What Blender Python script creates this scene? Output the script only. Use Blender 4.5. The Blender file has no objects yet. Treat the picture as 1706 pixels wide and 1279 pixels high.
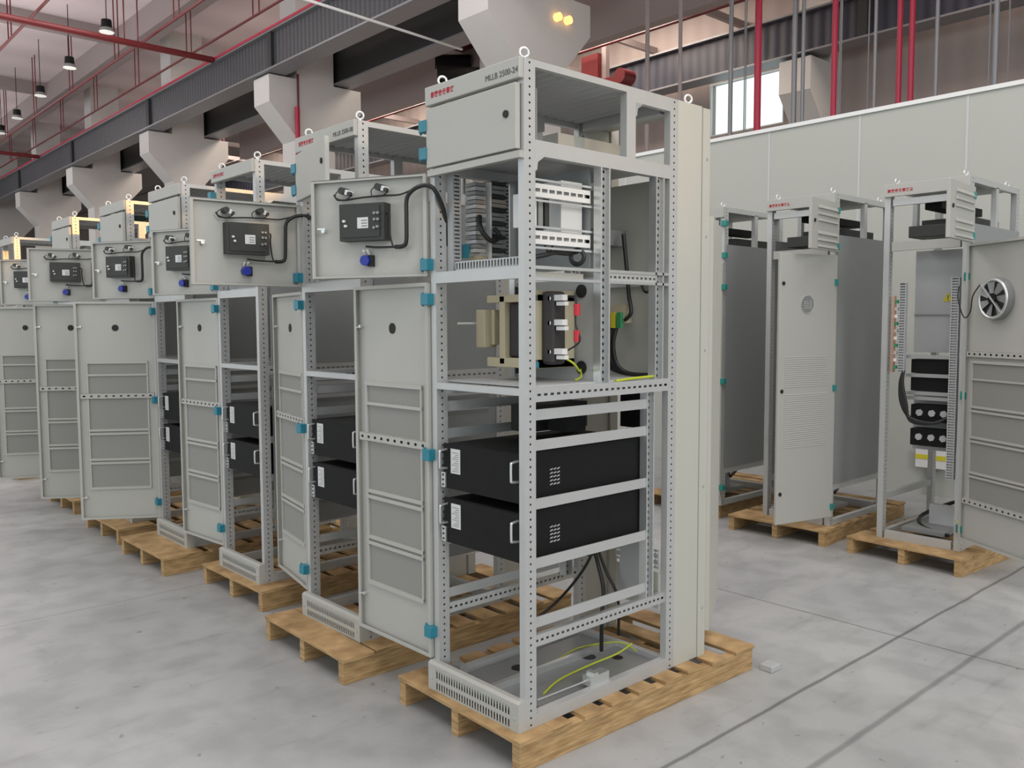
import bpy, bmesh, math, random
from mathutils import Vector, Matrix
from math import sin, cos, pi, radians as R
random.seed(7)
S = bpy.context.scene
C = S.collection

# ------------------------------------------------------------ camera, world, lights, exposure
B = 0.11                                     # top of the pallets above the floor
cd = bpy.data.cameras.new('camera'); cam = bpy.data.objects.new('camera', cd); C.objects.link(cam)
cd.sensor_width = 36; cd.lens = 1433.66 / 1706 * 36; cd.clip_end = 200; cd.clip_start = .05
yaw, pitch, roll = 0.8365, 0.0697, -0.0040
fw = Vector((cos(yaw)*cos(pitch), sin(yaw)*cos(pitch), -sin(pitch)))
rt = Vector((sin(yaw), -cos(yaw), 0)); up = rt.cross(fw)
r2 = cos(roll)*rt + sin(roll)*up; u2 = -sin(roll)*rt + cos(roll)*up
M = Matrix((r2, u2, -fw)).transposed().to_4x4(); M.translation = Vector((-1.8982, -2.0414, 1.3575 + B))
cam.matrix_world = M
S.camera = cam
w = bpy.data.worlds.new('daylight'); S.world = w; w.use_nodes = True
bg = w.node_tree.nodes['Background']; bg.inputs[0].default_value = (.88, .94, .97, 1); bg.inputs[1].default_value = 1.35
S.view_settings.view_transform = 'Standard'; S.view_settings.look = 'None'
S.view_settings.gamma = 1; S.view_settings.use_curve_mapping = False
S.view_settings.exposure = -0.03
def area(name, loc, size, power, col, rot=(0, 0, 0), sy=None):
    l = bpy.data.lights.new(name, 'AREA'); l.energy = power; l.color = col; l.size = size
    if sy: l.shape = 'RECTANGLE'; l.size_y = sy
    o = bpy.data.objects.new(name, l); C.objects.link(o); o.location = loc; o.rotation_euler = rot
    return o
for i, (x, y) in enumerate([(-3, -3), (1.5, -1), (-3, 5), (2, 5), (-3, 13), (2, 13), (-2, 24), (2, 24)]):
    area('hall_and_fill_light', (x, y, 7.3), 2.6, 128 if y < 10 else 95, (1.0, .985, .97))
for y, p in ((1, 210), (9, 420), (16, 420), (24, 300)): area('bay_light', (9.4, y, 7.6), 2.5, p, (1.0, .86, .74))
for y in (-2, 8, 18, 30): area('ceiling_fill', (0, y, 5.0), 7, 230, (1.0, .95, .95), (pi, 0, 0))  # added upward fill, not real fittings; brightens the ceiling
area('hall_and_fill_light', (-.5, -7.5, 5.5), 3, 210, (1, .99, .97), (R(68), 0, R(-28)))  # added unseen fill, tilted to brighten the right-hand cabinet doors
sp = bpy.data.lights.new('low_sun_beam', 'SPOT'); sp.energy = 9000; sp.color = (1, .5, .1); sp.spot_size = R(3.0); sp.spot_blend = .3; sp.shadow_soft_size = .05
so = bpy.data.objects.new('low_sun_beam', sp); C.objects.link(so); so.location = (2.2, -12, 5.6)
so.rotation_euler = (Vector((.45, 4.2, 2.42)) - so.location).to_track_quat('-Z', 'Y').to_euler()

sp2 = bpy.data.lights.new('warm_fill_spot', 'SPOT'); sp2.energy = 750; sp2.color = (1, .66, .38); sp2.spot_size = R(8.6); sp2.spot_blend = .7; sp2.shadow_soft_size = .3  # added unseen warm spot that tints the upper cabinet frame peach
so2 = bpy.data.objects.new('warm_fill_spot', sp2); C.objects.link(so2); so2.location = (2.0, -8.5, 3.9)
so2.rotation_euler = (Vector((.5, .2, 2.2)) - so2.location).to_track_quat('-Z', 'Y').to_euler()

# ------------------------------------------------------------ materials
def mat(name, col, rough=.5, metal=0, noise=0, nscale=8, bump=0, bscale=200, emit=0):
    m = bpy.data.materials.new(name); m.use_nodes = True; nt = m.node_tree; b = nt.nodes['Principled BSDF']
    b.inputs['Base Color'].default_value = (*col, 1); b.inputs['Roughness'].default_value = rough; b.inputs['Metallic'].default_value = metal
    if emit: b.inputs['Emission Color'].default_value = (*col, 1); b.inputs['Emission Strength'].default_value = emit
    tc = nt.nodes.new('ShaderNodeTexCoord')
    if noise:
        n = nt.nodes.new('ShaderNodeTexNoise'); n.inputs['Scale'].default_value = nscale; n.inputs['Detail'].default_value = 5
        nt.links.new(tc.outputs['Object'], n.inputs['Vector'])
        mx = nt.nodes.new('ShaderNodeMix'); mx.data_type = 'RGBA'
        mx.inputs[6].default_value = (*[c*(1-noise) for c in col], 1); mx.inputs[7].default_value = (*[min(1, c*(1+noise)) for c in col], 1)
        nt.links.new(n.outputs['Fac'], mx.inputs[0]); nt.links.new(mx.outputs[2], b.inputs['Base Color'])
    if bump:
        n2 = nt.nodes.new('ShaderNodeTexNoise'); n2.inputs['Scale'].default_value = bscale
        nt.links.new(tc.outputs['Object'], n2.inputs['Vector'])
        bp = nt.nodes.new('ShaderNodeBump'); bp.inputs['Strength'].default_value = bump; bp.inputs['Distance'].default_value = .002
        nt.links.new(n2.outputs['Fac'], bp.inputs['Height']); nt.links.new(bp.outputs[0], b.inputs['Normal'])
    return m
def wave_mat(name, c1, c2, scale, axis, rough=.6, metal=0, bump=.6):
    m = mat(name, c1, rough, metal); nt = m.node_tree; b = nt.nodes['Principled BSDF']
    tc = nt.nodes.new('ShaderNodeTexCoord'); wv = nt.nodes.new('ShaderNodeTexWave'); wv.bands_direction = axis
    wv.inputs['Scale'].default_value = scale; nt.links.new(tc.outputs['Object'], wv.inputs['Vector'])
    mx = nt.nodes.new('ShaderNodeMix'); mx.data_type = 'RGBA'; mx.inputs[6].default_value = (*c1, 1); mx.inputs[7].default_value = (*c2, 1)
    nt.links.new(wv.outputs['Fac'], mx.inputs[0]); nt.links.new(mx.outputs[2], b.inputs['Base Color'])
    bp = nt.nodes.new('ShaderNodeBump'); bp.inputs['Strength'].default_value = bump; bp.inputs['Distance'].default_value = .01
    nt.links.new(wv.outputs['Fac'], bp.inputs['Height']); nt.links.new(bp.outputs[0], b.inputs['Normal'])
    return m
PAINT = mat('light_grey_paint', (.42, .42, .385), .42, 0, .03, 3, .15, 500)
POST = mat('galvanized_steel', (.50, .51, .50), .38, .35, .06, 12)
STEEL = mat('bright_steel', (.66, .68, .67), .3, .75, .06, 30)
DARKSTEEL = mat('dull_steel', (.30, .31, .31), .45, .45, .08, 10)
PLATE = mat('plate_grey', (.45, .46, .46), .5, .1, .05, 5)
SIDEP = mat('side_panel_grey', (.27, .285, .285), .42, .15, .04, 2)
BEIGE = mat('beige_paint', (.47, .465, .41), .5, 0, .03, 3)
HOLE = mat('dark_hole_and_rubber', (.012, .012, .012), .7)  # rubber and locks; also stands in as colour for the shade inside holes
BLACK = mat('black_painted_steel', (.010, .010, .010), .45, .1, .2, 20, .2, 600)
CTRL = mat('dark_plastic', (.028, .030, .026), .5)
CABLE = mat('black_cable', (.012, .012, .012), .45)
TEAL = mat('teal_film', (.02, .20, .27), .35, 0, .15, 30)
GREENF = mat('green_film', (.02, .24, .21), .35, 0, .15, 30)
WHITE = mat('white_plastic', (.72, .72, .70), .4)
LABEL = mat('white_label', (.62, .63, .62), .5)
INK = mat('dark_ink', (.10, .10, .10), .6)
RED = mat('red_plastic', (.50, .015, .03), .4)
BLUE = mat('blue_plastic', (.01, .025, .28), .35)
YELLOW = mat('yellow_label', (.62, .55, .03), .5)
YG = mat('yellow_green_wire', (.45, .50, .03), .5)
COPPER = mat('copper_bar', (.75, .48, .36), .3, .7)
CREAM = mat('insulating_board', (.45, .40, .27), .7)
COIL = mat('dark_winding', (.03, .025, .025), .6)
GREENP = mat('green_terminal', (.03, .25, .10), .5)
MESHG = mat('filter_mesh', (.27, .275, .265), .7)
nt = MESHG.node_tree; tc = nt.nodes.new('ShaderNodeTexCoord'); vo = nt.nodes.new('ShaderNodeTexVoronoi'); vo.inputs['Scale'].default_value = 260
vo.inputs['Randomness'].default_value = 0
nt.links.new(tc.outputs['Object'], vo.inputs['Vector']); rp = nt.nodes.new('ShaderNodeValToRGB')
rp.color_ramp.elements[0].position = .3; rp.color_ramp.elements[0].color = (.09, .092, .085, 1); rp.color_ramp.elements[1].position = .5; rp.color_ramp.elements[1].color = (.26, .26, .24, 1)
nt.links.new(vo.outputs['Distance'], rp.inputs[0]); nt.links.new(rp.outputs[0], nt.nodes['Principled BSDF'].inputs['Base Color'])
CONC = mat('painted_concrete', (.58, .555, .53), .7, 0, .06, 1.5)
GIRD = wave_mat('ribbed_girder_paint', (.032, .033, .038), (.065, .067, .072), 2.4, 'Y', .5)
GIRD2 = wave_mat('navy_girder_paint', (.012, .013, .024), (.03, .032, .05), 1.6, 'Y', .5)
GIRDD = mat('dark_girder_web', (.018, .02, .02), .6)
REDP = mat('red_pipe_paint', (.13, .008, .010), .45)
REDB = mat('bright_red_pipe_paint', (.38, .008, .04), .4)
GREYP = mat('grey_conduit', (.22, .22, .23), .45, .4)
CEIL = wave_mat('pinkish_ceiling_sheet', (.62, .535, .53), (.70, .60, .60), .18, 'Y', .8, 0, .3)
CEILB = mat('ceiling_beam_paint', (.30, .25, .24), .7)
WALLR = wave_mat('pinkish_wall_sheet', (.33, .275, .255), (.36, .30, .28), .9, 'Y', .7, 0, .15)
PARTW = mat('partition_panel', (.42, .43, .39), .55, 0, .03, .6)
PANEL2 = mat('pale_joint_strip', (.50, .51, .50), .5)
PANEW = mat('white_trim', (.75, .76, .74), .4)
def wood():
    m = mat('pallet_wood', (.46, .30, .13), .75); nt = m.node_tree; b = nt.nodes['Principled BSDF']
    tc = nt.nodes.new('ShaderNodeTexCoord'); mp = nt.nodes.new('ShaderNodeMapping'); mp.inputs['Scale'].default_value = (3, 3, 30)
    n = nt.nodes.new('ShaderNodeTexNoise'); n.inputs['Scale'].default_value = 3; n.inputs['Detail'].default_value = 6
    nt.links.new(tc.outputs['Object'], mp.inputs[0]); nt.links.new(mp.outputs[0], n.inputs['Vector'])
    r = nt.nodes.new('ShaderNodeValToRGB'); r.color_ramp.elements[0].position = .3; r.color_ramp.elements[0].color = (.25, .15, .06, 1)
    r.color_ramp.elements[1].position = .7; r.color_ramp.elements[1].color = (.54, .36, .17, 1)
    nt.links.new(n.outputs['Fac'], r.inputs[0]); nt.links.new(r.outputs[0], b.inputs['Base Color'])
    return m
WOOD = wood()
for m_ in (BLACK,): m_.node_tree.nodes['Principled BSDF'].inputs['Specular IOR Level'].default_value = .2; m_.node_tree.nodes['Principled BSDF'].inputs['Roughness'].default_value = .6
def concrete_floor():
    m = mat('polished_concrete_floor', (.36, .36, .35), .42); nt = m.node_tree; N = nt.nodes; L = nt.links; b = N['Principled BSDF']
    g = N.new('ShaderNodeNewGeometry')
    def noise(sc, det, vec=None, scale=None):
        n = N.new('ShaderNodeTexNoise'); n.inputs['Scale'].default_value = sc; n.inputs['Detail'].default_value = det
        if scale:
            mp = N.new('ShaderNodeMapping'); mp.inputs['Scale'].default_value = scale[:3]; mp.inputs['Rotation'].default_value = (0, 0, scale[3])
            L.new(g.outputs['Position'], mp.inputs[0]); L.new(mp.outputs[0], n.inputs['Vector'])
        else: L.new(g.outputs['Position'], n.inputs['Vector'])
        return n.outputs['Fac']
    def ramp(f, p0, c0, p1, c1):
        r = N.new('ShaderNodeValToRGB'); r.color_ramp.elements[0].position = p0; r.color_ramp.elements[0].color = (*c0, 1)
        r.color_ramp.elements[1].position = p1; r.color_ramp.elements[1].color = (*c1, 1); L.new(f, r.inputs[0]); return r.outputs[0]
    def mix(a, c, f, mode='MULTIPLY'):
        x = N.new('ShaderNodeMix'); x.data_type = 'RGBA'; x.blend_type = mode; x.inputs[0].default_value = f
        L.new(a, x.inputs[6]); L.new(c, x.inputs[7]); return x.outputs[2]
    base = ramp(noise(.9, 6), .3, (.32, .328, .332), .7, (.42, .43, .422))
    st = ramp(noise(5, 8), .38, (.72, .72, .72), .56, (1, 1, 1))
    sc = ramp(noise(2.2, 6, None, (1, 6, 1, .75)), .30, (.80, .80, .80), .42, (1, 1, 1))
    sc2 = ramp(noise(1.5, 6, None, (5, .9, 1, .5)), .28, (.82, .82, .82), .36, (1, 1, 1))
    col = mix(mix(mix(base, st, .55), sc, .6), sc2, .6)
    sx = N.new('ShaderNodeSeparateXYZ'); L.new(g.outputs['Position'], sx.inputs[0])
    def line(out, v, hw, dark, nz=.02):
        wob = N.new('ShaderNodeMath'); wob.operation = 'MULTIPLY_ADD'; L.new(noise(3, 3), wob.inputs[0]); wob.inputs[1].default_value = nz; wob.inputs[2].default_value = -v - nz/2
        a = N.new('ShaderNodeMath'); a.operation = 'ADD'; L.new(out, a.inputs[0]); L.new(wob.outputs[0], a.inputs[1])
        ab = N.new('ShaderNodeMath'); ab.operation = 'ABSOLUTE'; L.new(a.outputs[0], ab.inputs[0])
        return ramp(ab.outputs[0], hw*.4, (dark,)*3, hw, (1, 1, 1))
    for o, v, hw, dk in [(sx.outputs[1], -.33, .012, .45), (sx.outputs[1], -.66, .017, .62), (sx.outputs[0], 2.08, .008, .5), (sx.outputs[1], 5.6, .01, .5),
                         (sx.outputs[0], -2.6, .006, .55), (sx.outputs[1], 2.7, .006, .6), (sx.outputs[0], 7, .01, .5)]:
        col = mix(col, line(o, v, hw, dk), 1)
    col = mix(col, ramp(noise(22, 3), .27, (.55, .55, .55), .32, (1, 1, 1)), .8)
    L.new(col, b.inputs['Base Color'])
    rr = N.new('ShaderNodeMapRange'); L.new(noise(3, 5), rr.inputs[0]); rr.inputs[3].default_value = .3; rr.inputs[4].default_value = .55; L.new(rr.outputs[0], b.inputs['Roughness'])
    return m
FLOOR = concrete_floor()

# ------------------------------------------------------------ mesh helpers
class MB:
    def __init__(s, sy=1): s.v = []; s.f = []; s.m = []; s.mats = []; s.sy = sy; s.sm = []
    def mi(s, m):
        if m not in s.mats: s.mats.append(m)
        return s.mats.index(m)
    def add(s, vs, fs, m, smooth=False):
        o = len(s.v); k = s.mi(m); s.v += [(a, b*s.sy, c) for a, b, c in vs]
        for f in fs: s.f.append([o+i for i in f]); s.m.append(k); s.sm.append(smooth)
        return s
    def box(s, x0, x1, y0, y1, z0, z1, m, skip=()):
        vs = [(x, y, z) for z in (z0, z1) for y in (y0, y1) for x in (x0, x1)]
        F = {'-z': (0, 2, 3, 1), '+z': (4, 5, 7, 6), '-y': (0, 1, 5, 4), '+y': (2, 6, 7, 3), '-x': (0, 4, 6, 2), '+x': (1, 3, 7, 5)}
        return s.add(vs, [f for k, f in F.items() if k not in skip], m)
    def prism(s, poly, a0, a1, axis, m):            # poly in the two other axes
        def P(p, a):
            return {'x': (a, p[0], p[1]), 'y': (p[0], a, p[1]), 'z': (p[0], p[1], a)}[axis]
        n = len(poly); vs = [P(p, a0) for p in poly] + [P(p, a1) for p in poly]
        fs = [tuple(range(n)), tuple(range(2*n-1, n-1, -1))] + [(i, (i+1) % n, n+(i+1) % n, n+i) for i in range(n)]
        return s.add(vs, fs, m)
    def cyl(s, p0, p1, r, m, n=14, r1=None):
        return s.tube([p0, p1], r, m, n, r1=r1, raw=True)
    def tube(s, pts, r, m, n=8, r1=None, raw=False):
        P = [Vector(p) for p in pts]
        if not raw and len(P) > 2:
            Q = []
            for i in range(len(P)-1):
                a, b, c, d = P[max(i-1, 0)], P[i], P[i+1], P[min(i+2, len(P)-1)]
                for k in range(5):
                    t = k/5; Q.append(.5*((2*b) + (c-a)*t + (2*a-5*b+4*c-d)*t*t + (3*b-a-3*c+d)*t**3))
            Q.append(P[-1]); P = Q
        vs = []; ref = None
        for i, p in enumerate(P):
            d = (P[min(i+1, len(P)-1)] - P[max(i-1, 0)]).normalized()
            if ref is None: ref = d.orthogonal().normalized()
            a = (ref - d*ref.dot(d)).normalized(); ref = a; b = d.cross(a)
            rr = r if r1 is None else r + (r1-r)*i/(len(P)-1)
            vs += [tuple(p + rr*(cos(2*pi*k/n)*a + sin(2*pi*k/n)*b)) for k in range(n)]
        fs = [(i*n+k, i*n+(k+1) % n, (i+1)*n+(k+1) % n, (i+1)*n+k) for i in range(len(P)-1) for k in range(n)]
        s.add(vs, fs, m, True); o = len(vs)
        return s.add([vs[k] for k in range(n)] + [vs[o-n+k] for k in range(n)], [tuple(range(n-1, -1, -1)), tuple(range(n, 2*n))], m)
    def torus(s, c, nrm, R_, r, m, n=20, k=8):
        nrm = Vector(nrm).normalized(); a = nrm.orthogonal().normalized(); b = nrm.cross(a); c = Vector(c); vs = []
        for i in range(n):
            t = 2*pi*i/n; d = cos(t)*a + sin(t)*b
            for j in range(k): q = 2*pi*j/k; vs.append(tuple(c + d*(R_ + r*cos(q)) + nrm*r*sin(q)))
        return s.add(vs, [(i*k+j, ((i+1) % n)*k+j, ((i+1) % n)*k+(j+1) % k, i*k+(j+1) % k) for i in range(n) for j in range(k)], m, True)
    def perf(s, o, u, v, L, W, pitch, hu, hv, m, rect=False):     # sheet with real holes
        o, u, v = Vector(o), Vector(u), Vector(v); n = max(1, round(L/pitch)); pt = L/n
        for i in range(n):
            c = o + u*(pt*(i+.5)) + v*(W/2); a, b = pt/2, W/2
            out = [(-a, -b), (0, -b), (a, -b), (a, 0), (a, b), (0, b), (-a, b), (-a, 0)]
            if rect: inn = [(-hu, -hv), (0, -hv), (hu, -hv), (hu, 0), (hu, hv), (0, hv), (-hu, hv), (-hu, 0)]
            else: inn = [(hu*cos(R(t)), hv*sin(R(t))) for t in (225, 270, 315, 0, 45, 90, 135, 180)]
            vs = [tuple(c + u*p + v*q) for p, q in out+inn]
            s.add(vs, [(k, (k+1) % 8, 8+(k+1) % 8, 8+k) for k in range(8)], m)
        return s
    def hollow(s, x0, x1, y0, y1, z0, z1, m, face='-y', pitch=.025, hu=.004, hv=.004, rect=False, inner=None):
        s.box(x0, x1, y0, y1, z0, z1, m, skip=(face,))
        if face == '-y':
            if z1-z0 > x1-x0: s.perf((x0, y0, z0), (0, 0, 1), (1, 0, 0), z1-z0, x1-x0, pitch, hu, hv, m, rect)
            else: s.perf((x0, y0, z0), (1, 0, 0), (0, 0, 1), x1-x0, z1-z0, pitch, hu, hv, m, rect)
        else:
            if z1-z0 > y1-y0: s.perf((x0, y0, z0), (0, 0, 1), (0, 1, 0), z1-z0, y1-y0, pitch, hu, hv, m, rect)
            else: s.perf((x0, y0, z0), (0, 1, 0), (0, 0, 1), y1-y0, z1-z0, pitch, hu, hv, m, rect)
        return s
    def build(s, name, parent=None, loc=(0, 0, 0), rz=0, bevel=0, label=None):
        me = bpy.data.meshes.new(name); me.from_pydata(s.v, [], s.f)
        for m in s.mats: me.materials.append(m)
        for p, k, q in zip(me.polygons, s.m, s.sm): p.material_index = k; p.use_smooth = q
        me.update(); bm = bmesh.new(); bm.from_mesh(me); bmesh.ops.recalc_face_normals(bm, faces=bm.faces); bm.to_mesh(me); bm.free()
        o = bpy.data.objects.new(name, me); C.objects.link(o); o.location = loc; o.rotation_euler = (0, 0, rz)
        if parent: o.parent = parent
        if bevel:
            b = o.modifiers.new('bevel', 'BEVEL'); b.width = bevel; b.segments = 2; b.limit_method = 'ANGLE'
        if label: o['label'] = label
        return o
def tag(o, label, cat, group=None):
    o['label'] = label; o['category'] = cat
    if group: o['group'] = group
    return o
def thing(name, label, cat, loc=(0, 0, 0), rz=0, group=None):
    o = bpy.data.objects.new(name, None); C.objects.link(o); o.location = loc; o.rotation_euler = (0, 0, rz); o.empty_display_size = .1
    return tag(o, label, cat, group)
def struct(mb, name, kind=True, **k):
    o = mb.build(name, **k); o['kind'] = 'structure'; return o
def text_mesh(s, size, m, name, parent, loc, rot, th=.0008):
    cu = bpy.data.curves.new(name, 'FONT'); cu.body = s; cu.size = size; cu.extrude = th
    t = bpy.data.objects.new('tmp', cu); C.objects.link(t); dg = bpy.context.evaluated_depsgraph_get()
    me = bpy.data.meshes.new_from_object(t.evaluated_get(dg)); bpy.data.objects.remove(t)
    me.materials.clear(); me.materials.append(m)
    o = bpy.data.objects.new(name, me); C.objects.link(o); o.parent = parent; o.location = loc; o.rotation_euler = rot
    return o
ROT_FRONT = Matrix(((0, 0, -1), (-1, 0, 0), (0, 1, 0))).to_euler()   # reads left to right from the -x side

# ------------------------------------------------------------ the setting
struct(MB().box(-12, 12, -14, 50, -.2, 0, FLOOR), 'floor')
ce = MB().box(-12, 12, -14, 50, 8.3, 8.4, CEIL); struct(ce, 'ceiling')
for k in range(9): struct(MB().box(-12, 5.6, 1.2+6*k, 1.5+6*k, 8.0, 8.3, CEILB), 'trim_%d' % (k+1))
struct(MB().box(5.0, 5.4, -14, 50, 7.75, 8.3, CEILB), 'trim_10')
# right wall of the hall with a band window
wr = MB()
for y0, y1, z0, z1 in [(-14, 6.2, 0, 8.3), (7.75, 50, 0, 8.3), (6.2, 7.75, 0, 4.98), (6.2, 7.75, 5.95, 8.3)]: wr.box(12, 12.2, y0, y1, z0, z1, WALLR)
struct(wr, 'wall_right')
struct(MB().box(-12, 12.2, 50, 50.2, 0, 8.3, WALLR), 'wall_end')
wi = thing('window_1', 'x', 'window', (12, 6.2, 4.98)); del wi['label']; del wi['category']; wi['kind'] = 'structure'
fr = MB(); fr.box(0, .06, 0, 1.55, 0, .02, PANEW).box(0, .06, 0, 1.55, .95, .97, PANEW).box(0, .06, 0, .02, .02, .95, PANEW).box(0, .06, 1.53, 1.55, .02, .95, PANEW)
fr.box(0, .04, .56, .60, .02, .95, GIRDD); fr.build('window_frame', wi)
GL = mat('window_glass', (.9, 1, .98), .05); GL.node_tree.nodes['Principled BSDF'].inputs['Transmission Weight'].default_value = 1; GL.node_tree.nodes['Principled BSDF'].inputs['IOR'].default_value = 1.02
MB().box(.01, .016, .02, 1.53, .02, .95, GL).build('window_pane', wi)
# partition of pale panels
for k in range(11):
    y0 = -2.85 + .9*k
    tag(MB().box(5.6, 5.66, y0+.0015, y0+.8985, 0, 3.30, PARTW).build('partition_panel'), '', '')
parts = sorted([o for o in C.objects if o.name.startswith('partition_panel')], key=lambda o: o.bound_box[0][1])
for i, o in enumerate(parts):
    for k_ in ('label', 'category'): del o[k_]
    o.name = 'wall_partition'; o['kind'] = 'structure'
struct(MB().box(5.58, 5.68, -2.85, 7.05, 3.30, 3.335, PANEW), 'trim_11')
# purlins over the second bay
for k in range(14): struct(MB().box(7.4, 12, -1+2.0*k, -.92+2.0*k, 6.8, 6.92, CEILB), 'trim_%d' % (20+k))
struct(MB().box(11.85, 12, -14, 50, 7.3, 7.5, CEILB), 'trim_40')

# concrete columns with corbels
cl = ['nearest concrete column, rising behind the front cabinet', 'second concrete column with wide corbels, behind the ajar-door cabinet', 'third concrete column from the front, corbels under both girders',
      'fourth concrete column from the front, small behind the cabinet row', 'fifth concrete column, small, near the left end of the long girder', 'farthest concrete column, in the dim far end of the hall']
for k in range(6):
    y = 6.47 + 6*k
    t = thing('concrete_column', cl[k], 'column', (6.33, y+.3, 0), 0, 'crane columns between the two bays')
    MB().box(-.38, .38, -.3, .3, 0, 8.3, CONC).build('shaft', t)
    MB().prism([(-.38, 4.85), (-.93, 5.45), (-.93, 5.93), (-.38, 5.93)], -.3, .3, 'y', CONC).build('corbel', t)
    MB().prism([(.38, 4.85), (.97, 5.5), (.97, 5.93), (.38, 5.93)], -.3, .3, 'y', CONC).build('corbel', t)
t = thing('wall_column', 'pale column with slanted bracket beside the bright high window', 'column', (12, 5.45, 0), 0)
MB().box(-.35, 0, -.28, .28, 0, 8.3, CONC).build('shaft', t)
MB().prism([(-.35, 4.5), (-.95, 5.2), (-.95, 5.72), (-.35, 5.72)], -.28, .28, 'y', CONC).build('bracket', t)
def girder(x0, x1, y0, y1, z0, z1, m, lab, extra=None):
    t = thing('crane_girder', lab, 'girder', ((x0+x1)/2, y0, z0))
    h = z1-z0; a = (x1-x0)/2; L = y1-y0
    MB().box(-a*.6, a*.6, 0, L, .03, h-.03, m).build('web', t)
    MB().box(-a, a, 0, L, 0, .03, GREYP).build('lower_flange', t)
    MB().box(-a, a, 0, L, h-.03, h, GREYP).build('upper_flange', t)
    for k in range(int(L//6)+1):
        MB().box(-a*.9, -a*.6, .25+6*k, .4+6*k, .03, h-.03, GIRDD).build('stiffener', t)
    if extra: extra(t, a, h, L)
def redrail(t, a, h, L):
    MB().box(-a-.01, -a+.05, 0, L, h, h+.045, REDB).build('conductor_rail', t, label='bright red rail')
girder(5.32, 5.72, -6, 48, 5.95, 6.62, GIRD, 'long ribbed grey crane girder with a red rail, crossing the upper left', redrail)
girder(6.72, 7.12, 6.9, 48, 5.96, 6.75, GIRDD, 'black crane girder behind the columns, over the second bay')
girder(11.0, 11.4, -8, 40, 5.77, 6.44, GIRD2, 'dark navy ribbed girder above the high window at right')
tag(MB().box(8.3, 8.5, -4, 20, 5.86, 6.6, CEILB).build('platform_beam'), 'grey-brown beam at the top edge, right of the nearest column', 'beam')

# pipes
def pipe(name, pts, r, m, lab, cat='pipe', group=None, hang=None):
    mb = MB(); mb.tube(pts, r, m, 10, raw=True)
    if hang:
        n, z1 = hang; p0, p1 = Vector(pts[0]), Vector(pts[-1])
        for k in range(n):
            p = p0.lerp(p1, (k+.5)/n)
            for d in (-.12, .12):
                q = p + (p1-p0).normalized()*d
                mb.cyl(tuple(q), (q.x, q.y, z1), .012, m, 6)
    return tag(mb.build(name), lab, cat, group)
pipe('sprinkler_main', [(-10, 14.6, 6.62), (5.3, 14.6, 6.62)], .06, REDP, 'thick dark red sprinkler main crossing the upper left corner', hang=(5, 8.3))
pipe('sprinkler_main', [(-10, 27.5, 6.62), (5.3, 27.5, 6.62)], .06, REDP, 'farther dark red sprinkler main, dim, level above the farthest columns', hang=(5, 8.3))
pipe('sprinkler_branch', [(2.2, -4, 6.8), (2.2, 40, 6.8)], .026, REDP, 'thin red branch pipe at the very top left corner', hang=(14, 8.3))
pipe('sprinkler_branch', [(4.1, -4, 6.8), (4.1, 40, 6.8)], .026, REDP, 'thin red branch pipe running above the crane girder beside the lamps', hang=(14, 8.3))
pipe('sprinkler_branch', [(5.2, 2, 6.9), (5.2, 44, 6.9)], .022, REDP, 'thin red pipe with paired hangers just above the red girder rail', hang=(14, 8.3))
for px, y, r, m, z0, lab in [(7.5, 4.273, .028, GREYP, 2, 'grey drop pipe against the left end of the high window'), (7.5, 3.888, .042, REDB, 2, 'thick crimson drop pipe across the high window'),
        (7.5, 3.40, .03, GREYP, 2, 'grey drop pipe beside the slanted wall bracket'), (7.5, 3.29, .022, GREYP, 2, 'slim grey drop pipe right of the thicker one at the bracket'),
        (7.5, 2.904, .032, REDB, 2, 'crimson drop pipe just right of the slanted wall bracket'), (7.5, 2.432, .018, GREYP, 2, 'slim grey drop pipe, midway above the pale partition'),
        (7.5, 2.169, .028, REDB, 2, 'left pipe of the close crimson pair above the partition'), (7.5, 2.04, .03, REDB, 2, 'right pipe of the close crimson pair above the partition'),
        (7.5, 1.782, .02, GREYP, 2, 'grey drop pipe right of the crimson pair'), (7.5, 1.215, .026, GREYP, 2, 'rightmost grey drop pipe near the top right corner'),
        (7.5, 5.6, .03, CEILB, 2, 'dark post rising behind the front cabinet roof'), (7.5, 5.05, .026, CEILB, 2, 'dark post rising over the rear corner of the front cabinet')]:
    pipe('drop_pipe', [(px, y, z0), (px, y, 8.3)], r, m, lab, group='drop pipes behind the partition')
for k, (y, x) in enumerate([(4.6, 8), (4.4, 8), (4.15, 9), (3.6, 9), (3.1, 8), (2.75, 8), (1.6, 9), (1.45, 8), (5.2, 9.5), (5.35, 9.5)]):
    tag(MB().tube([(x, y, 2), (x, y, 8.3)], .008, GREYP, 6, raw=True).build('hanging_cable'), 'thin pale cable hanging among the drop pipes at upper right', 'cable', 'thin cables among the drop pipes')
pipe('drop_pipe', [(5.88, 12.35, 0), (5.88, 12.35, 5.4)], .045, REDB, 'crimson riser pipe against the left face of the second column')
pipe('drop_pipe', [(5.93, 12.40, 0), (5.93, 12.40, 6)], .02, REDP, 'thin dark pipe climbing the corner of the second column')
pipe('sprinkler_branch', [(9.6, -2, 6.3), (9.6, 30, 6.3)], .022, REDP, 'thin dark pipe under the lit ceiling of the second bay', hang=(8, 7.8))
pipe('sprinkler_branch', [(10.4, -2, 6.75), (10.4, 30, 6.75)], .02, CEILB, 'upper thin dark pipe below the lit roof at right', hang=(8, 7.8))
pipe('light_tube', [(2.3, 5.98, 4.17), (5.2, 6.0, 4.33)], .0001, PANEW, 'x') if False else None
tag(MB().tube([(3.0, 8.27, 5.71), (6.69, 8.6, 5.71)], .02, PANEW, 8, raw=True).build('crane_cable_track'), 'slim white bar slanting across the top centre to the hoist', 'bar')
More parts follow.
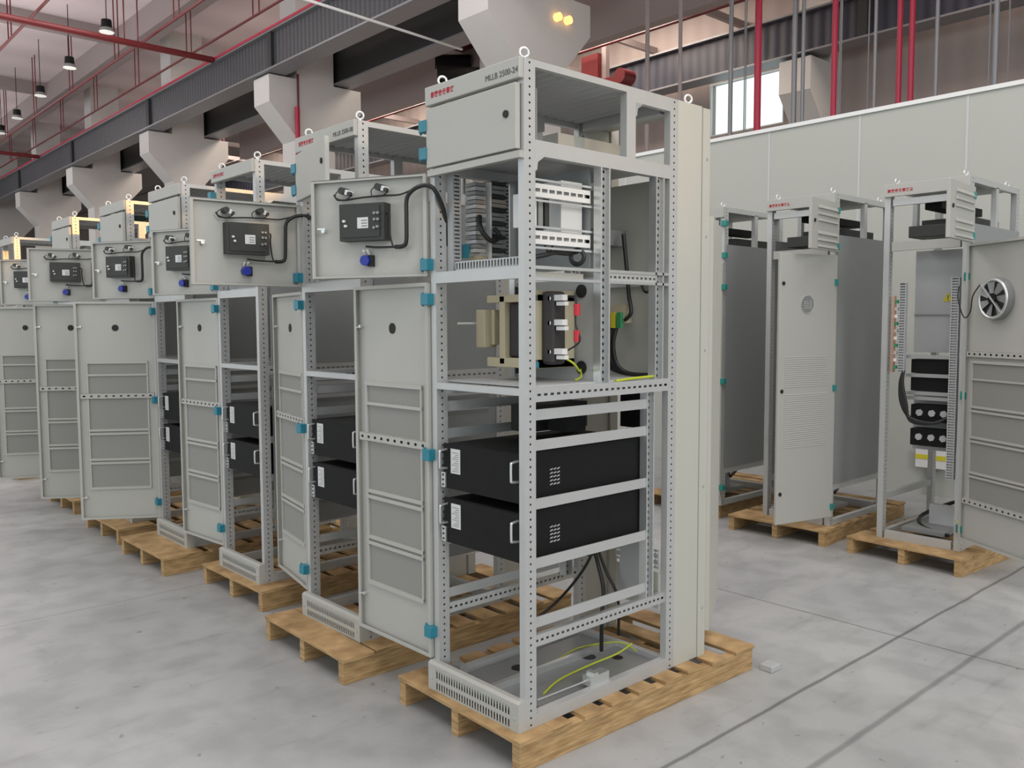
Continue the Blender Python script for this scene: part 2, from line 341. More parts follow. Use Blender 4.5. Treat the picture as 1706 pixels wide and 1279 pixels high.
# hoist
t = thing('crane_hoist', 'black and red electric crane hoist above the front cabinet roof', 'hoist', (8.0, 10.2, 5.6))
MB().cyl((-.35, .3, .25), (.25, -.15, .25), .2, BLACK, 20).build('motor', t)
MB().cyl((-.2, .55, .62), (.3, .15, .62), .13, BLACK, 16).build('drum', t)
mb = MB(); mb.box(-.3, .9, -1.2, -1.12, .1, .85, REDP).box(.1, .9, -1.3, -1.0, .75, .95, REDP).box(-.5, .3, -.4, .4, .85, .95, REDP); mb.build('red_frame', t)
MB().box(.1, .5, -.75, -.35, .1, .6, CONC).build('control_box', t)
mb = MB(); mb.tube([(.3, -.2, .6), (.5, -.4, 0), (.8, -.9, .1), (.85, -1.1, .6)], .03, CABLE); mb.build('cable_loop', t)
t = thing('crane_carriage', 'red crane end carriage beside the nearest column', 'crane', (9.9, 8.55, 5.65))
MB().box(-.15, .15, .0, .4, .1, .62, REDP).build('end_block', t); MB().box(-.12, .12, -.55, .1, -.05, .15, REDP).build('beam', t)
MB().cyl((-.15, -.5, .12), (.15, -.5, .12), .13, REDP, 18).build('wheel', t)
mb = MB().box(-.05, .05, -.1, 0, 0, 2.75, CEILB); mb.build('hanger_post', t)
# high bay lamps
EM = mat('lamp_lens', (.75, .75, .7), .4, emit=.5)
lamp_lab = ['nearest high bay lamp under the ceiling, top left', 'second high bay lamp, below and left of the nearest', 'third high bay lamp in the receding row', 'fourth and smallest clear high bay lamp', 'faint fifth high bay lamp near the left edge']
for i, y in enumerate([15.4, 18.3, 21.2, 24.1, 26.4]):
    t = thing('high_bay_lamp', lamp_lab[i], 'lamp', (3.6+.045*(y-15.4), y, 6.98), 0, 'high bay lamps in the left bay')
    MB().cyl((0, 0, .07), (0, 0, .22), .10, BLACK, 16, .09).build('housing', t)
    MB().cyl((0, 0, 0), (0, 0, .07), .14, DARKSTEEL, 20, .10).build('reflector', t)
    MB().cyl((0, 0, -.01), (0, 0, .0), .13, EM, 20).build('lens', t)
    MB().cyl((0, 0, .22), (0, 0, 1.32), .008, BLACK, 6).build('suspension_rod', t)
# pair of glowing orange discs on the nearest column
GLOW = mat('orange_glow', (1, .50, .14), .4, emit=2.2)
for i, (y, z) in enumerate([(6.455, 5.62), (6.455, 5.62)]):
    x = 6.62 + .2*i
    tag(MB().cyl((x, 6.40, z), (x, 6.47, z), .055, GLOW, 18).build('orange_glow_disc'), ['left', 'right'][i] + ' round orange glowing disc of the pair on the nearest column', 'lamp')
t = thing('signal_lamp', 'green signal light over a red one at the far left end', 'lamp', (7.8, 43.8, 6.6))
MB().cyl((0, 0, .35), (0, -.1, .35), .28, mat('green_lamp_glass', (.1, 1, .4), .4, emit=5), 16).build('green_light', t)
MB().cyl((0, 0, -.3), (0, -.1, -.3), .22, mat('red_lamp_glass', (1, .05, .02), .4, emit=2), 16).build('red_light', t)
MB().box(-.5, .5, 0, .3, -.8, .9, GIRDD).build('housing', t)

# ------------------------------------------------------------ pallets
def pallet(x, y, lab, rz=0, L=1.31, W=.71, boards=9, wide=False, group='wooden pallets under the cabinets'):
    t = thing('wooden_pallet', lab, 'pallet', (x, y, 0), rz, group)
    for k, yy in enumerate((0, W/2-.02, W-.04)):
        j = random.uniform(-.002, .002)
        MB().box(0.0, L, yy, yy+.04, .0, .095+j*0, WOOD).build('stringer', t, bevel=.002)
    sp = L/boards
    for k in range(boards):
        wd = .1 + random.uniform(-.012, .012)
        if k == 0: wd = .15
        if wide and k == 1: wd = .12; x0 = .155
        else: x0 = k*sp + (0 if k else -.005)
        if k == boards-1: x0 = L-wd; wd = .13; x0 = L-.13
        e0, e1 = random.uniform(-.006, .006), random.uniform(-.006, .006)
        MB().box(x0, x0+wd, -.006+e0, W+.006+e1, .095, .1095, WOOD).build('deck_board', t, bevel=.0015)
    return t
pallet(-.065, -.042, 'wooden pallet nearest the camera, under the front open cabinet', R(-1.5))
pallet(-.125, .955, 'wooden pallet with two close front boards, under the second cabinet of the row', R(-1), wide=True)
pallet(.04, 2.02, 'wooden pallet under the third cabinet of the row', R(1))
pallet(-.10, 3.0, 'wooden pallet under the fourth cabinet, behind the widely swung door', R(.5))
pallet(-.055, 3.94, 'wooden pallet under the fifth cabinet, corner showing by the floor joint')
pallet(.0, 5.15, 'wooden pallet under the sixth cabinet of the left row')
pallet(.05, 7.15, 'wooden pallet under the farthest cabinet of the left row')
pallet(3.27, -.16, 'wooden pallet at right under the cabinet with the fan door', R(-4))
pallet(3.33, .71, 'wooden pallet at right under the cabinet with the round-emblem door', R(2))
pallet(3.55, 1.66, 'wooden pallet at right behind the front cabinet edge, under the leftmost right cabinet', R(1))

# ------------------------------------------------------------ cabinet pieces
W_, D_, H_ = .5, .8, 2.2
def lower_door(par, hx, hy, ang, s=1, w=.49, z0=.105, z1=1.51, fan=False, name='lower_door'):
    a = R(ang); rz = a
    mb = MB(s)
    mb.box(0, w, -.022, -.019, z0, z1, PAINT)
    for b in [(0, .003, -.019, 0, z0, z1), (w-.003, w, -.019, 0, z0, z1), (0, w, -.019, 0, z0, z0+.003), (0, w, -.019, 0, z1-.003, z1)]: mb.box(*b, PAINT)
    for b in [(.003, .016, -.003, 0, z0+.003, z1-.003), (w-.016, w-.003, -.003, 0, z0+.003, z1-.003), (.016, w-.016, -.003, 0, z0+.003, z0+.014), (.016, w-.016, -.003, 0, z1-.014, z1-.003)]: mb.box(*b, PAINT)
    d = mb.build(name, par, (hx, hy, 0), rz)
    top = 1.13 if fan else 1.121
    x0, x1 = .055, w-.06
    mb = MB(s); mb.box(x0, x1, -.019, -.0172, .306, top, MESHG); mb.build('filter_mesh', d, label='grey ventilation mesh')
    mb = MB(s)
    bars = [(top, .008), (.306, .008), (.672+.012, .007), (.672-.012, .007), (.482+.012, .007), (.482-.012, .007)]
    if fan: bars = [(top, .008), (1.03, .005), (.86+.012, .006), (.86-.012, .006), (.685+.012, .006), (.685-.012, .006), (.482+.01, .006), (.482-.012, .006)]
    else: bars.append((1.04, .006))
    for z, h in bars: mb.box(x0, x1, -.019, -.008, z-h, z+h, PAINT)
    for x in (x0, x1-.01): mb.box(x, x+.01, -.019, -.010, .306, top, PAINT)
    mb.build('mesh_frame', d)
    for z in ((.905,) if not fan else (1.175, .32)):
        mb = MB(s); mb.box(.02, w-.02, -.019, -.004, z-.017, z-.015, PAINT).box(.02, w-.02, -.019, -.004, z+.015, z+.017, PAINT).box(.02, w-.02, -.019, -.018, z-.015, z+.015, HOLE)  # dark strip behind the perforations paints in their inner shade
        mb.perf((.02, -.004, z-.017), (1, 0, 0), (0, 0, 1), w-.04, .034, .045, .009, .006, PAINT)
        mb.build('perforated_stiffener', d)
    if not fan:
        mb = MB(s); mb.cyl((.248, -.0192, 1.342), (.248, -.0165, 1.342), .021, HOLE, 20); mb.build('round_opening', d, label='round black opening')  # black disc, the shade inside the opening put into its colour
    for z in ((1.35, .25) if not fan else (1.7, .9, .3)):
        mb = MB(s); mb.cyl((w-.035, -.019, z), (w-.035, -.002, z), .007, STEEL, 12); mb.cyl((w-.035, -.004, z), (w-.01, -.002, z-.006), .003, STEEL, 8)
        mb.build('latch', d, label='steel latch')
    mb = MB(s); mb.tube([(.02, -.004, z0+.09), (.0, .012, z0+.11), (-.02, .01, z0+.1)], .0015, YG); mb.build('earth_wire', d)
    if fan:
        f = MB(s); cx, cz, r = .245, 1.485, .105
        f.torus((cx, .02, cz), (0, 1, 0), r, .009, STEEL, 32)
        f.cyl((cx, -.018, cz), (cx, .014, cz), r+.012, DARKSTEEL, 32)
        f.build('fan_housing', d, label='round steel fan ring')
        f = MB(s); f.cyl((cx, .014, cz), (cx, .0155, cz), r-.006, HOLE, 32)
        for k in range(7):
            t_ = 2*pi*k/7; u = Vector((cos(t_), 0, sin(t_))); v = Vector((-sin(t_), 0, cos(t_))); c0 = Vector((cx, .018, cz))
            f.add([tuple(c0+u*.03-v*.008), tuple(c0+u*.092-v*.03), tuple(c0+u*.095+v*.02+Vector((0, .008, 0))), tuple(c0+u*.03+v*.012+Vector((0, .006, 0)))], [(0, 1, 2, 3)], DARKSTEEL)
        f.cyl((cx, .016, cz), (cx, .028, cz), .03, BLACK, 18); f.build('fan_blades', d)
        f = MB(s)
        for q in (45,): f.box(-.118, .118, 0, .004, -.005, .005, STEEL)
        fo = f.build('fan_strut', d, (cx, .03*s, cz)); fo.rotation_euler = (0, R(45), 0)
        f = MB(s); f.tube([(.16, .03, cz+.085), (.1, .03, cz+.02), (.07, .02, cz-.07), (.02, .02, cz-.1), (-.02, .03, cz+.0), (-.03, .02, cz+.08)], .0035, CABLE); f.build('fan_cable', d)
    return d
def upper_door(par, hx, hy, ang, w=.49, z0=1.53, z1=1.903, detail=True, toL=None):
    mb = MB()
    mb.box(0, w, -.022, -.019, z0, z1, PAINT)
    for b in [(0, .003, -.019, 0, z0, z1), (w-.003, w, -.019, 0, z0, z1), (0, w, -.019, 0, z0, z0+.003), (0, w, -.019, 0, z1-.003, z1)]: mb.box(*b, PAINT)
    for b in [(.003, .014, -.003, 0, z0, z1), (w-.014, w-.003, -.003, 0, z0, z1), (.014, w-.014, -.003, 0, z0, z0+.010), (.014, w-.014, -.003, 0, z1-.010, z1)]: mb.box(*b, PAINT)
    d = mb.build('upper_door', par, (hx, hy, 0), R(ang))
    b = MB(); b.box(.157, .347, -.019, .03, 1.668, 1.804, CTRL).box(.175, .335, .03, .034, 1.68, 1.795, CTRL)
    b.box(.222, .268, .034, .035, 1.712, 1.752, LABEL)
    for k in range(3): b.box(.226, .250, .035, .0355, 1.719+.01*k, 1.722+.01*k, INK)
    for k, (x, z) in enumerate([(.178, 1.765), (.192, 1.765), (.178, 1.742), (.192, 1.742), (.180, 1.715), (.194, 1.712), (.315, 1.722), (.322, 1.74)]): b.cyl((x, .034, z), (x, .044, z), .005, DARKSTEEL if k < 6 else WHITE, 10)
    b.build('controller_box', d, bevel=.002, label='black display controller box')
    for x, z in ((.342, 1.856), (.188, 1.862)):
        b = MB(); b.cyl((x, -.019, z), (x, .025, z), .013, CTRL, 14); b.cyl((x-.018, -.019, z-.006), (x-.018, .018, z-.006), .010, WHITE, 12)
        b.cyl((x-.03, .004, z-.012), (x-.03, .02, z-.012), .008, CTRL, 10)
        b.tube([(x+.02, .01, z+.002), (x+.036, .006, z-.012), (x+.028, .004, z-.032), (x-.01, .004, z-.03), (x-.034, .006, z-.018)], .002, CABLE, 6)
        b.build('indicator', d)
    b = MB(); b.cyl((.254, -.019, 1.596), (.254, .012, 1.596), .02, BLUE, 8); b.box(.226, .246, -.019, .0, 1.574, 1.616, HOLE); b.cyl((.262, -.01, 1.62), (.262, .004, 1.634), .005, WHITE, 8); b.cyl((.246, -.01, 1.62), (.246, .004, 1.634), .005, WHITE, 8)
    b.build('push_button', d, label='blue push button block')
    b = MB()
    end = toL or [(-.02, .03, 1.852), (-.05, .045, 1.84)]
    b.tube([(.25, .004, 1.648), (.20, .006, 1.643), (.125, .008, 1.642)], .004, CABLE)
    b.tube([(.125, .008, 1.642), (.095, .008, 1.643), (.078, .01, 1.66), (.075, .012, 1.74), (.072, .014, 1.81), (.05, .018, 1.838), (.015, .025, 1.852)] + end, .008, CABLE)
    b.tube([(.384, .006, 1.845), (.372, .006, 1.83), (.34, .006, 1.823), (.26, .006, 1.829), (.18, .006, 1.831), (.11, .008, 1.830), (.07, .012, 1.838), (.04, .02, 1.846)], .0035, CABLE)
    b.tube([(.157, .012, 1.765), (.144, .012, 1.76), (.146, .012, 1.73), (.142, .012, 1.68), (.133, .010, 1.644)], .0035, CABLE)
    b.build('wiring_harness', d, label='black cable harness')
    b = MB(); b.cyl((.44, -.019, 1.713), (.44, .0, 1.713), .008, STEEL, 12); b.box(.43, .465, -.004, -.001, 1.718, 1.724, STEEL); b.build('latch', d)
    return d
def top_door(par, hx, hy, ang, s=1, w=.475, z0=1.915, z1=2.122, louvre=False):
    mb = MB(s); mb.box(0, w, -.024, -.004, z0, z1, PAINT)
    if louvre:
        for k in range(7):
            if k == 3: continue
            z = z0+.022+.04*k; mb.prism([(-.024, z-.012), (-.036, z-.008), (-.024, z+.014)], .04, w-.09, 'x', PAINT)
    d = mb.build('top_door', par, (hx, hy, 0), R(ang), bevel=.002)
    m = MB(s); zl = z0+.55*(z1-z0); xl = w-.045
    m.cyl((xl, -.024, zl), (xl, -.029, zl), .012, HOLE, 16)
    m.build('lock', d, label='round black lock')
    return d
def hinge(par, x, y, z, m=TEAL, h=.042):
    b = MB(); b.box(x-.03, x+.002, y-.012, y+.03, z-h/2, z+h/2, m).cyl((x-.016, y+.034, z-h/2-.004), (x-.016, y+.034, z+h/2+.004), .005, m, 8)
    return b.build('hinge_block', par, label='teal wrapped hinge', bevel=.003)
def eyebolt(par, x, y):
    b = MB(); b.torus((x, y, H_+.026), (.5, 1, 0), .015, .0045, STEEL, 16, 6); b.cyl((x, y, H_-.002), (x, y, H_+.012), .009, STEEL, 10)
    return b.build('eye_bolt', par)
def glyphs(par, y0, z0, n, wd, m, x=-.0205):
    g = MB(); rnd = random.Random(3)
    for i in range(n):
        yc = y0 - i*wd*1.25
        g.box(x-.0006, x, yc-wd, yc, z0+wd*rnd.choice((.2, .5, .8)), z0+wd*.15+wd*rnd.choice((.2, .5, .8))+.001, m)
        g.box(x-.0006, x, yc-wd*.9, yc-wd*.1, z0+wd*.9, z0+wd*1.02, m); g.box(x-.0006, x, yc-wd*.9, yc-wd*.1, z0, z0+wd*.12, m)
        q = rnd.uniform(.3, .7); g.box(x-.0006, x, yc-wd*q-.001, yc-wd*q+.001, z0, z0+wd, m); g.box(x-.0006, x, yc-wd*.12-.0006, yc-wd*.12+.0006, z0, z0+wd, m)
    return g
def frame(t, right=False, side_panel=False, perf_back=True, plinth=True, z1=True, back_box=True, top=2.2, zs=1.93):
    for x, y in ((0, 0), (0, .472), (.75, 0), (.75, .472)):
        MB().hollow(x, x+.05, y, y+.028, 0, H_, POST, '-y').build('post', t)
    # top frame
    MB().box(.05, .5, 0, .02, 2.178, 2.2, POST).build('top_rail', t)
    MB().box(.55, .75, 0, .02, 2.15, 2.2, POST).build('top_rail', t)
    MB().box(.05, .75, .48, .5, 2.165, 2.2, POST).build('top_rail', t)
    MB().box(.75, .8, .05, .45, 2.15, 2.2, POST).build('top_rail', t)
    r = MB().box(.0, .8, .02, .48, 2.188, 2.196, PLATE)
    for k in range(14): r.prism([(.06+.05*k, 2.188), (.072+.05*k, 2.180), (.084+.05*k, 2.188)], .03, .47, 'y', PLATE)
    r.build('roof_panel', t)
    MB().box(.5, .55, 0, .03, 1.95, 2.2, POST).build('top_strut', t)
    MB().box(.5, .55, .47, .5, 1.95, 2.2, POST).build('top_strut', t)
    for y in (0, .47): MB().box(.05, .8 if y else .75, y, y+.03, 1.90, 1.95, POST).build('cross_beam', t)
    for x, dx in ((.05, 1), (.55, 1)):
        b = MB(); z = 1.90 if x < .1 else 2.15
        b.prism([(x, z), (x+.04, z), (x+.03, z-.008), (x+.012, z-.02), (x+.008, z-.045), (x, z-.05)], 0, .01, 'y', STEEL)
        b.build('corner_bracket', t)
    if z1:
        MB().box(0, .03, .028, .472, 1.505, 1.545, POST).build('front_rail', t)
    MB().box(0, .03, .028, .472, 1.122, 1.145, POST).build('front_rail', t)
    for y in (0, .47):
        MB().hollow(.05, .75, y, y+.03, 1.10, 1.147, POST, '-y', .03, .008, .004, True).build('side_rail', t)
        MB().box(.05, .75, y, y+.03, 0, .045, POST).build('bottom_rail', t)
        MB().hollow(.05, .75, y+.01, y+.03, .27, .31, STEEL, '-y', .025, .006, .004, True).build('side_rail', t)
    for x in (0, .75): MB().box(x, x+.03, .028, .472, 0, .045, POST).build('bottom_rail', t)
    MB().box(.72, .75, .05, .45, 1.50, 1.545, POST).build('rear_rail', t)
    if back_box:
        MB().box(.8, .95, 0, .018, 0, H_, BEIGE).build('rear_side_panel', t)
        MB().box(.8, .95, .482, .5, 0, H_, BEIGE).build('rear_side_panel', t)
        p = MB().box(.952, 1.0, -.004, .03, 0, H_-.005, BEIGE)
        for z in (.2, .7, 1.25, 1.7, 2.0): p.cyl((.98, -.006, z), (.98, 0, z), .006, STEEL, 8)
        p.build('rear_corner_channel', t); MB().box(.952, 1.0, .47, .504, 0, H_-.005, BEIGE).build('rear_corner_channel', t)
        MB().box(.8, .95, .02, .48, 2.18, 2.198, BEIGE).build('rear_roof', t)
    if side_panel:
        p = MB().box(.07, .76, .004, .012, .28, zs, SIDEP)
        for z in (.40, .47, .54, .96, 1.03, 1.09): p.prism([(.004, z-.02), (-.006, z), (.004, z+.02)], .12, .7, 'x', SIDEP)
        if right: p = MB().box(.05, .8, -.003, .004, .28, zs, SIDEP)
        p.build('side_panel', t, label='plain dull grey side panel')
def header(t, red, txt, color=POST, rmat=RED):
    MB().box(-.02, 0, 0, .5, 2.134, 2.2, PAINT).build('header_panel', t, bevel=.003)
    h = [o for o in t.children if o.name.startswith('header_panel')][-1]
    if red: glyphs(h, .462, 2.157, 6, .018, rmat).build('lettering', h, label='row of small red characters')
    if txt:
        text_mesh(txt, .027, INK, 'lettering', h, (-.0205, .165, 2.152), ROT_FRONT)
def plinth(t):
    p = MB(); p.hollow(-.03, 0, 0, .5, 0, .042, PAINT, '-x', .0145, .003, .013, True)
    p.hollow(-.03, 0, 0, .5, .042, .084, PAINT, '-x', .0145, .003, .013, True)
    p.prism([(-.032, .084), (0, .084), (0, .105), (-.02, .105), (-.032, .098)], 0, .5, 'y', PAINT)
    p.box(-.0315, -.03, 0, .045, 0, .084, PAINT).box(-.0315, -.03, .455, .5, 0, .084, PAINT)
    for y in (.022, .478): p.cyl((-.034, y, .045), (-.03, y, .045), .005, STEEL, 8)
    p.build('plinth_grille', t, label='slotted plinth grille')
def battery_supports(t):
    for z in (1.055, .953, .755, .553, .35):
        for y in (.018, .478):
            MB().box(.05, .64, y, y+.004, z-.018, z+.018, POST).build('support_bar', t)
    for y in (.02, .45):
        channel(t, .64, y-.004, .30, 1.10, .046)
def batteries(x, y, which, detail=True):
    for z, nm in ((.757, 'upper'), (.556, 'lower')):
        t = thing('battery_module', nm + ' black battery module in ' + which, 'battery', (x, y, B), 0, 'black battery modules in the open cabinets')
        MB().box(.022, .65, .052, .435, z, z+.168, BLACK).build('case', t, bevel=.002)
        MB().box(.016, .022, .047, .455, z+.002, z+.166, BLACK).build('front_plate', t)
        for yy in (.437, .050):
            b = MB(); b.tube([(.016, yy, z+.145), (-.012, yy, z+.142), (-.016, yy, z+.135), (-.016, yy, z+.085), (-.012, yy, z+.078), (.016, yy, z+.075)], .0045, STEEL, 8)
            b.build('handle', t, label='steel bail handle')
        b = MB(); b.box(.010, .016, .44, .465, z+.004, z+.06, STEEL)
        for k in range(3): b.cyl((.008, .452, z+.014+.018*k), (.010, .452, z+.014+.018*k), .004, HOLE, 8)
        b.build('mounting_ear', t)
        b = MB(); b.box(.0145, .016, .358, .412, z+.06, z+.15, LABEL)
        for k in range(10): b.box(.0138, .0145, .366, .404-.01*(k % 3), z+.068+.0075*k, z+.0695+.0075*k, INK)
        b.build('rating_label', t, label='white rating label')
        if detail:
            b = MB()
            for i in range(3):
                for j in range(5): b.prism([(.165+.017*i, z+.045+.013*j), (.177+.017*i, z+.048+.013*j), (.177+.017*i, z+.052+.013*j), (.165+.017*i, z+.048+.013*j)], .049, .052, 'y', PLATE)
            b.build('vent_louvre', t, label='small side vent')
def upper_electrics(t, full=True):
    # left wall equipment, seen through the open upper door
    MB().hollow(.055, .095, .44, .47, 1.55, 1.90, PLATE, '-y', .014, .003, .012, True).build('cable_duct', t)
    MB().hollow(.30, .33, .44, .47, 1.55, 1.90, PLATE, '-y', .014, .003, .012, True).build('cable_duct', t)
    b = MB()
    for k in range(16): b.box(.13, .18, .40, .46, 1.62+.016*k, 1.633+.016*k, DARKSTEEL if k % 2 else PLATE)
    b.build('terminal_strip', t)
    b = MB()
    for k in range(19): b.box(.21, .28, .40, .46, 1.575+.0165*k, 1.588+.0165*k, DARKSTEEL if k % 3 else CTRL)
    b.box(.2, .208, .40, .46, 1.60, 1.88, WHITE); b.build('terminal_strip', t)
    b = MB().tube([(.14, .39, 1.75), (.13, .37, 1.70), (.17, .36, 1.66), (.22, .37, 1.68), (.2, .38, 1.71)], .009, CABLE); b.build('cable_coil', t)
    b = MB().box(.112, .124, .43, .46, 1.60, 1.65, TEAL).box(.15, .19, .41, .46, 1.575, 1.61, CREAM); b.build('relay', t)
    MB().hollow(.035, .075, .03, .40, 1.548, 1.58, PLATE, '-x', .016, .004, .011, True).build('cable_duct', t)
    MB().box(.38, .386, .05, .46, 1.15, 1.50, PLATE).build('mounting_plate', t) if not full else None
    # far plate of the upper bay
    MB().box(.36, .366, .05, .47, 1.55, 1.9, SIDEP).build('mounting_plate', t)
    if full:
        for z in (1.80, 1.645):
            b = MB(); b.hollow(.05, .36, .045, .065, z-.022, z+.022, WHITE, '-y', .036, .013, .006, True)
            b.build('slotted_rail', t, label='white slotted rail')
            for dz in (.03, -.038): MB().box(.05, .37, .04, .046, z+dz, z+dz+.007, STEEL).build('support_strip', t)
        MB().box(.24, .345, .07, .16, 1.67, 1.85, LABEL).build('power_supply', t, bevel=.003)
        b = MB()
        for k in range(4): b.box(.07+.03*k, .092+.03*k, .07, .13, 1.68, 1.79, (LABEL, WHITE, DARKSTEEL, CTRL)[k])
        b.build('terminal_block', t)
        b = MB(); b.tube([(.1, .06, 1.58), (.15, .05, 1.59), (.2, .06, 1.60), (.26, .06, 1.60), (.32, .07, 1.61)], .008, CABLE); b.tube([(.16, .08, 1.64), (.18, .07, 1.6), (.21, .08, 1.63)], .004, CABLE)
        b.torus((.31, .06, 1.59), (1, .4, 0), .025, .008, CABLE); b.build('cable_bundle', t)
        MB().box(.05, .31, .032, .04, 1.505, 1.53, BEIGE).build('cover_strip', t)
def channel(t, x, y, z0, z1, w=.05):
    b = MB().hollow(x+.007, x+w-.007, y+.008, y+.03, z0, z1, DARKSTEEL, '-y', .025, .005, .006, True)
    b.box(x, x+.008, y-.004, y+.03, z0, z1, STEEL).box(x+w-.008, x+w, y-.004, y+.03, z0, z1, STEEL)
    b.build('inner_post', t)
def z1_side(t):
    for z in (1.541, 1.503):
        for xa, xb in ((.05, .365), (.415, .75)): MB().box(xa, xb, 0, .02, z-.004, z+.006, STEEL).build('side_rail', t)
    MB().hollow(.41, .68, .005, .02, 1.507, 1.537, POST, '-y', .025, .007, .004, True).build('side_rail', t)
    for x in (.365, .67):
        channel(t, x, .004, 1.147, 1.90)
        MB().box(x, x+.05, .45, .48, 1.147, 1.90, STEEL).build('inner_post', t)
    channel(t, .47, .25, 1.545, 1.90)
def transformer_bay(t):
    p = MB().box(.378, .384, .03, .475, 1.15, 1.515, PLATE)
    p.build('mounting_plate', t)
    for y, z in ((.103, 1.474), (.102, 1.199), (.45, 1.477), (.45, 1.187)):
        MB().cyl((.378, y, z), (.372, y, z), .024, HOLE, 18).build('grommet', t, label='black round grommet')
    tr = MB(); tr.box(.18, .37, .30, .33, 1.21, 1.46, CREAM).box(.20, .36, .38, .40, 1.28, 1.41, CREAM).box(.18, .37, .13, .155, 1.2, 1.475, CREAM)
    tr.box(.18, .37, .13, .40, 1.435, 1.462, CREAM).box(.18, .37, .13, .40, 1.2, 1.235, CREAM).box(.17, .23, .40, .45, 1.27, 1.41, CREAM)
    tr.build('transformer', t, bevel=.003, label='cream and black transformer')
    tr = [o for o in t.children if o.name.startswith('transformer')][-1]
    MB().box(.20, .36, .16, .30, 1.235, 1.435, COIL).build('winding', tr, bevel=.01)
    MB().box(.20, .27, .075, .13, 1.215, 1.47, COIL).build('winding', tr, bevel=.012)
    for z in (1.445, 1.36, 1.26):
        b = MB(); b.box(.21, .235, .035, .085, z-.008, z+.012, WHITE).box(.215, .235, .03, .07, z-.025, z-.012, WHITE).cyl((.2, .09, z), (.24, .09, z), .008, STEEL, 8)
        b.build('terminal', tr, label='white screw terminal')
    for z in (1.405, 1.315): MB().cyl((.25, .005, z-.02), (.25, .005, z+.02), .012, RED, 10).build('fuse', tr, label='red fuse')
    b = MB(); b.tube([(.24, .05, 1.45), (.25, .01, 1.44), (.25, -.0+.012, 1.36), (.25, -.01, 1.30), (.24, .04, 1.265)], .003, CABLE); b.build('lead', tr)
    b = MB(); b.tube([(.24, .06, 1.24), (.26, .03, 1.22), (.32, .06, 1.19), (.37, .10, 1.19), (.36, .09, 1.165), (.34, .10, 1.155)], .004, YG); b.build('earth_wire', tr)
    MB().box(.176, .18, .12, .16, 1.205, 1.225, TEAL).build('sticker', tr)
    MB().tube([(.10, .47, 1.36), (.34, .47, 1.36)], .004, WHITE, 8).build('support_rod', t)
    # rear breaker and cables
    MB().box(.735, .745, .03, .47, 1.15, 1.90, BEIGE).build('rear_plate', t)
    b = MB(); b.box(.66, .70, .14, .25, 1.36, 1.43, CREAM)
    for k, m in enumerate((GREENP, YELLOW, RED)): b.box(.645, .66, .15+.03*k, .17+.03*k, 1.34, 1.40, m)
    b.build('contactor', t)
    b = MB()
    for k in range(4): b.tube([(.65+.005*k, .24-.02*k, 1.36), (.65, .25-.02*k, 1.28), (.66, .24-.02*k, 1.2), (.68, .17-.01*k, 1.165), (.70, .06, 1.16)], .008, CABLE)
    b.tube([(.66, .14, 1.37), (.66, .11, 1.40), (.67, .13, 1.47), (.67, .14, 1.56), (.66, .15, 1.7)], .008, CABLE)
    b.tube([(.69, .1, 1.55), (.69, .07, 1.48), (.69, .04, 1.49), (.69, .03, 1.56)], .005, CABLE)
    b.build('power_cables', t, label='thick black power cables')
    b = MB(); b.tube([(.46, .012, 1.150), (.55, .012, 1.155), (.68, .012, 1.158)], .005, YG).build('earth_wire', t)
    MB().box(.55, .735, .2, .4, 1.66, 1.72, DARKSTEEL).build('shelf_tray', t)
    MB().box(.05, .74, .02, .48, 1.147, 1.152, PLATE).build('shelf_plate', t)
def base_bits(t):
    p = MB().box(.12, .76, .05, .45, .02, .026, DARKSTEEL).box(.05, .76, .26, .28, .026, .05, STEEL)
    p.build('base_plate', t)
    MB().cyl((.30, .36, .026), (.30, .36, .0275), .03, HOLE, 18).build('cable_opening', t)  # openings are flat dark discs, their inner shade is colour only
    MB().cyl((.58, .25, .026), (.58, .25, .0275), .028, HOLE, 18).build('cable_opening', t)
    MB().cyl((.66, .17, .026), (.66, .17, .0275), .022, HOLE, 18).build('cable_opening', t)
    b = MB(); b.tube([(.20, .12, .03), (.32, .16, .035), (.5, .17, .04), (.62, .14, .06), (.69, .12, .09)], .004, YG).tube([(.45, .3, .035), (.6, .32, .04), (.7, .2, .07), (.72, .12, .05)], .003, YG)
    b.build('earth_wire', t, label='yellow-green earth wire')
    b = MB(); b.box(.34, .44, .02, .06, .045, .08, STEEL).box(.36, .38, .02, .06, .08, .09, STEEL); b.build('rail_bracket', t)
    MB().tube([(.1, .05, .06), (.35, .045, .06)], .004, STEEL, 6).build('support_rod', t)
    b = MB(); b.box(.04, .075, .40, .45, .045, .09, STEEL); b.build('corner_bracket', t)

# ------------------------------------------------------------ left row
gl = 'open control cabinets in the left row'
def cab(x, y, lab, group=gl): return thing('control_cabinet', lab, 'cabinet', (x, y, B), 0, group)
hz = (2.065, 1.968, 1.573, 1.448, .877, .21)
# 1
t = cab(0, 0, 'tall open grey control cabinet nearest the camera, batteries and transformer in full view')
frame(t); header(t, True, 'MLLB 2500-24'); plinth(t); battery_supports(t); upper_electrics(t); z1_side(t); transformer_bay(t); base_bits(t)
top_door(t, -.0, .488, -90)
MB().box(-.02, 0, .0, .49, 1.886, 1.908, PAINT).build('door_sill', t)
for z in hz: hinge(t, 0, .497, z)
for x, y in ((.03, .03), (.03, .46), (.9, .03), (.9, .46)): eyebolt(t, x, y)
lower_door(t, -.012, .508, 91)
upper_door(t, -.012, .508, 117, toL=[(-.02, .03, 1.853), (-.045, .02, 1.835), (-.06, -.02, 1.77), (-.05, -.06, 1.70), (-.04, -.1, 1.65)])
d = MB().box(0, .5, -.02, .0, .10, 1.78, BEIGE).box(0, .003, 0, .02, .1, 1.78, BEIGE).box(.497, .5, 0, .02, .1, 1.78, PANEW); d.build('rear_door', t, (1.0, .0, 0), R(30.5))
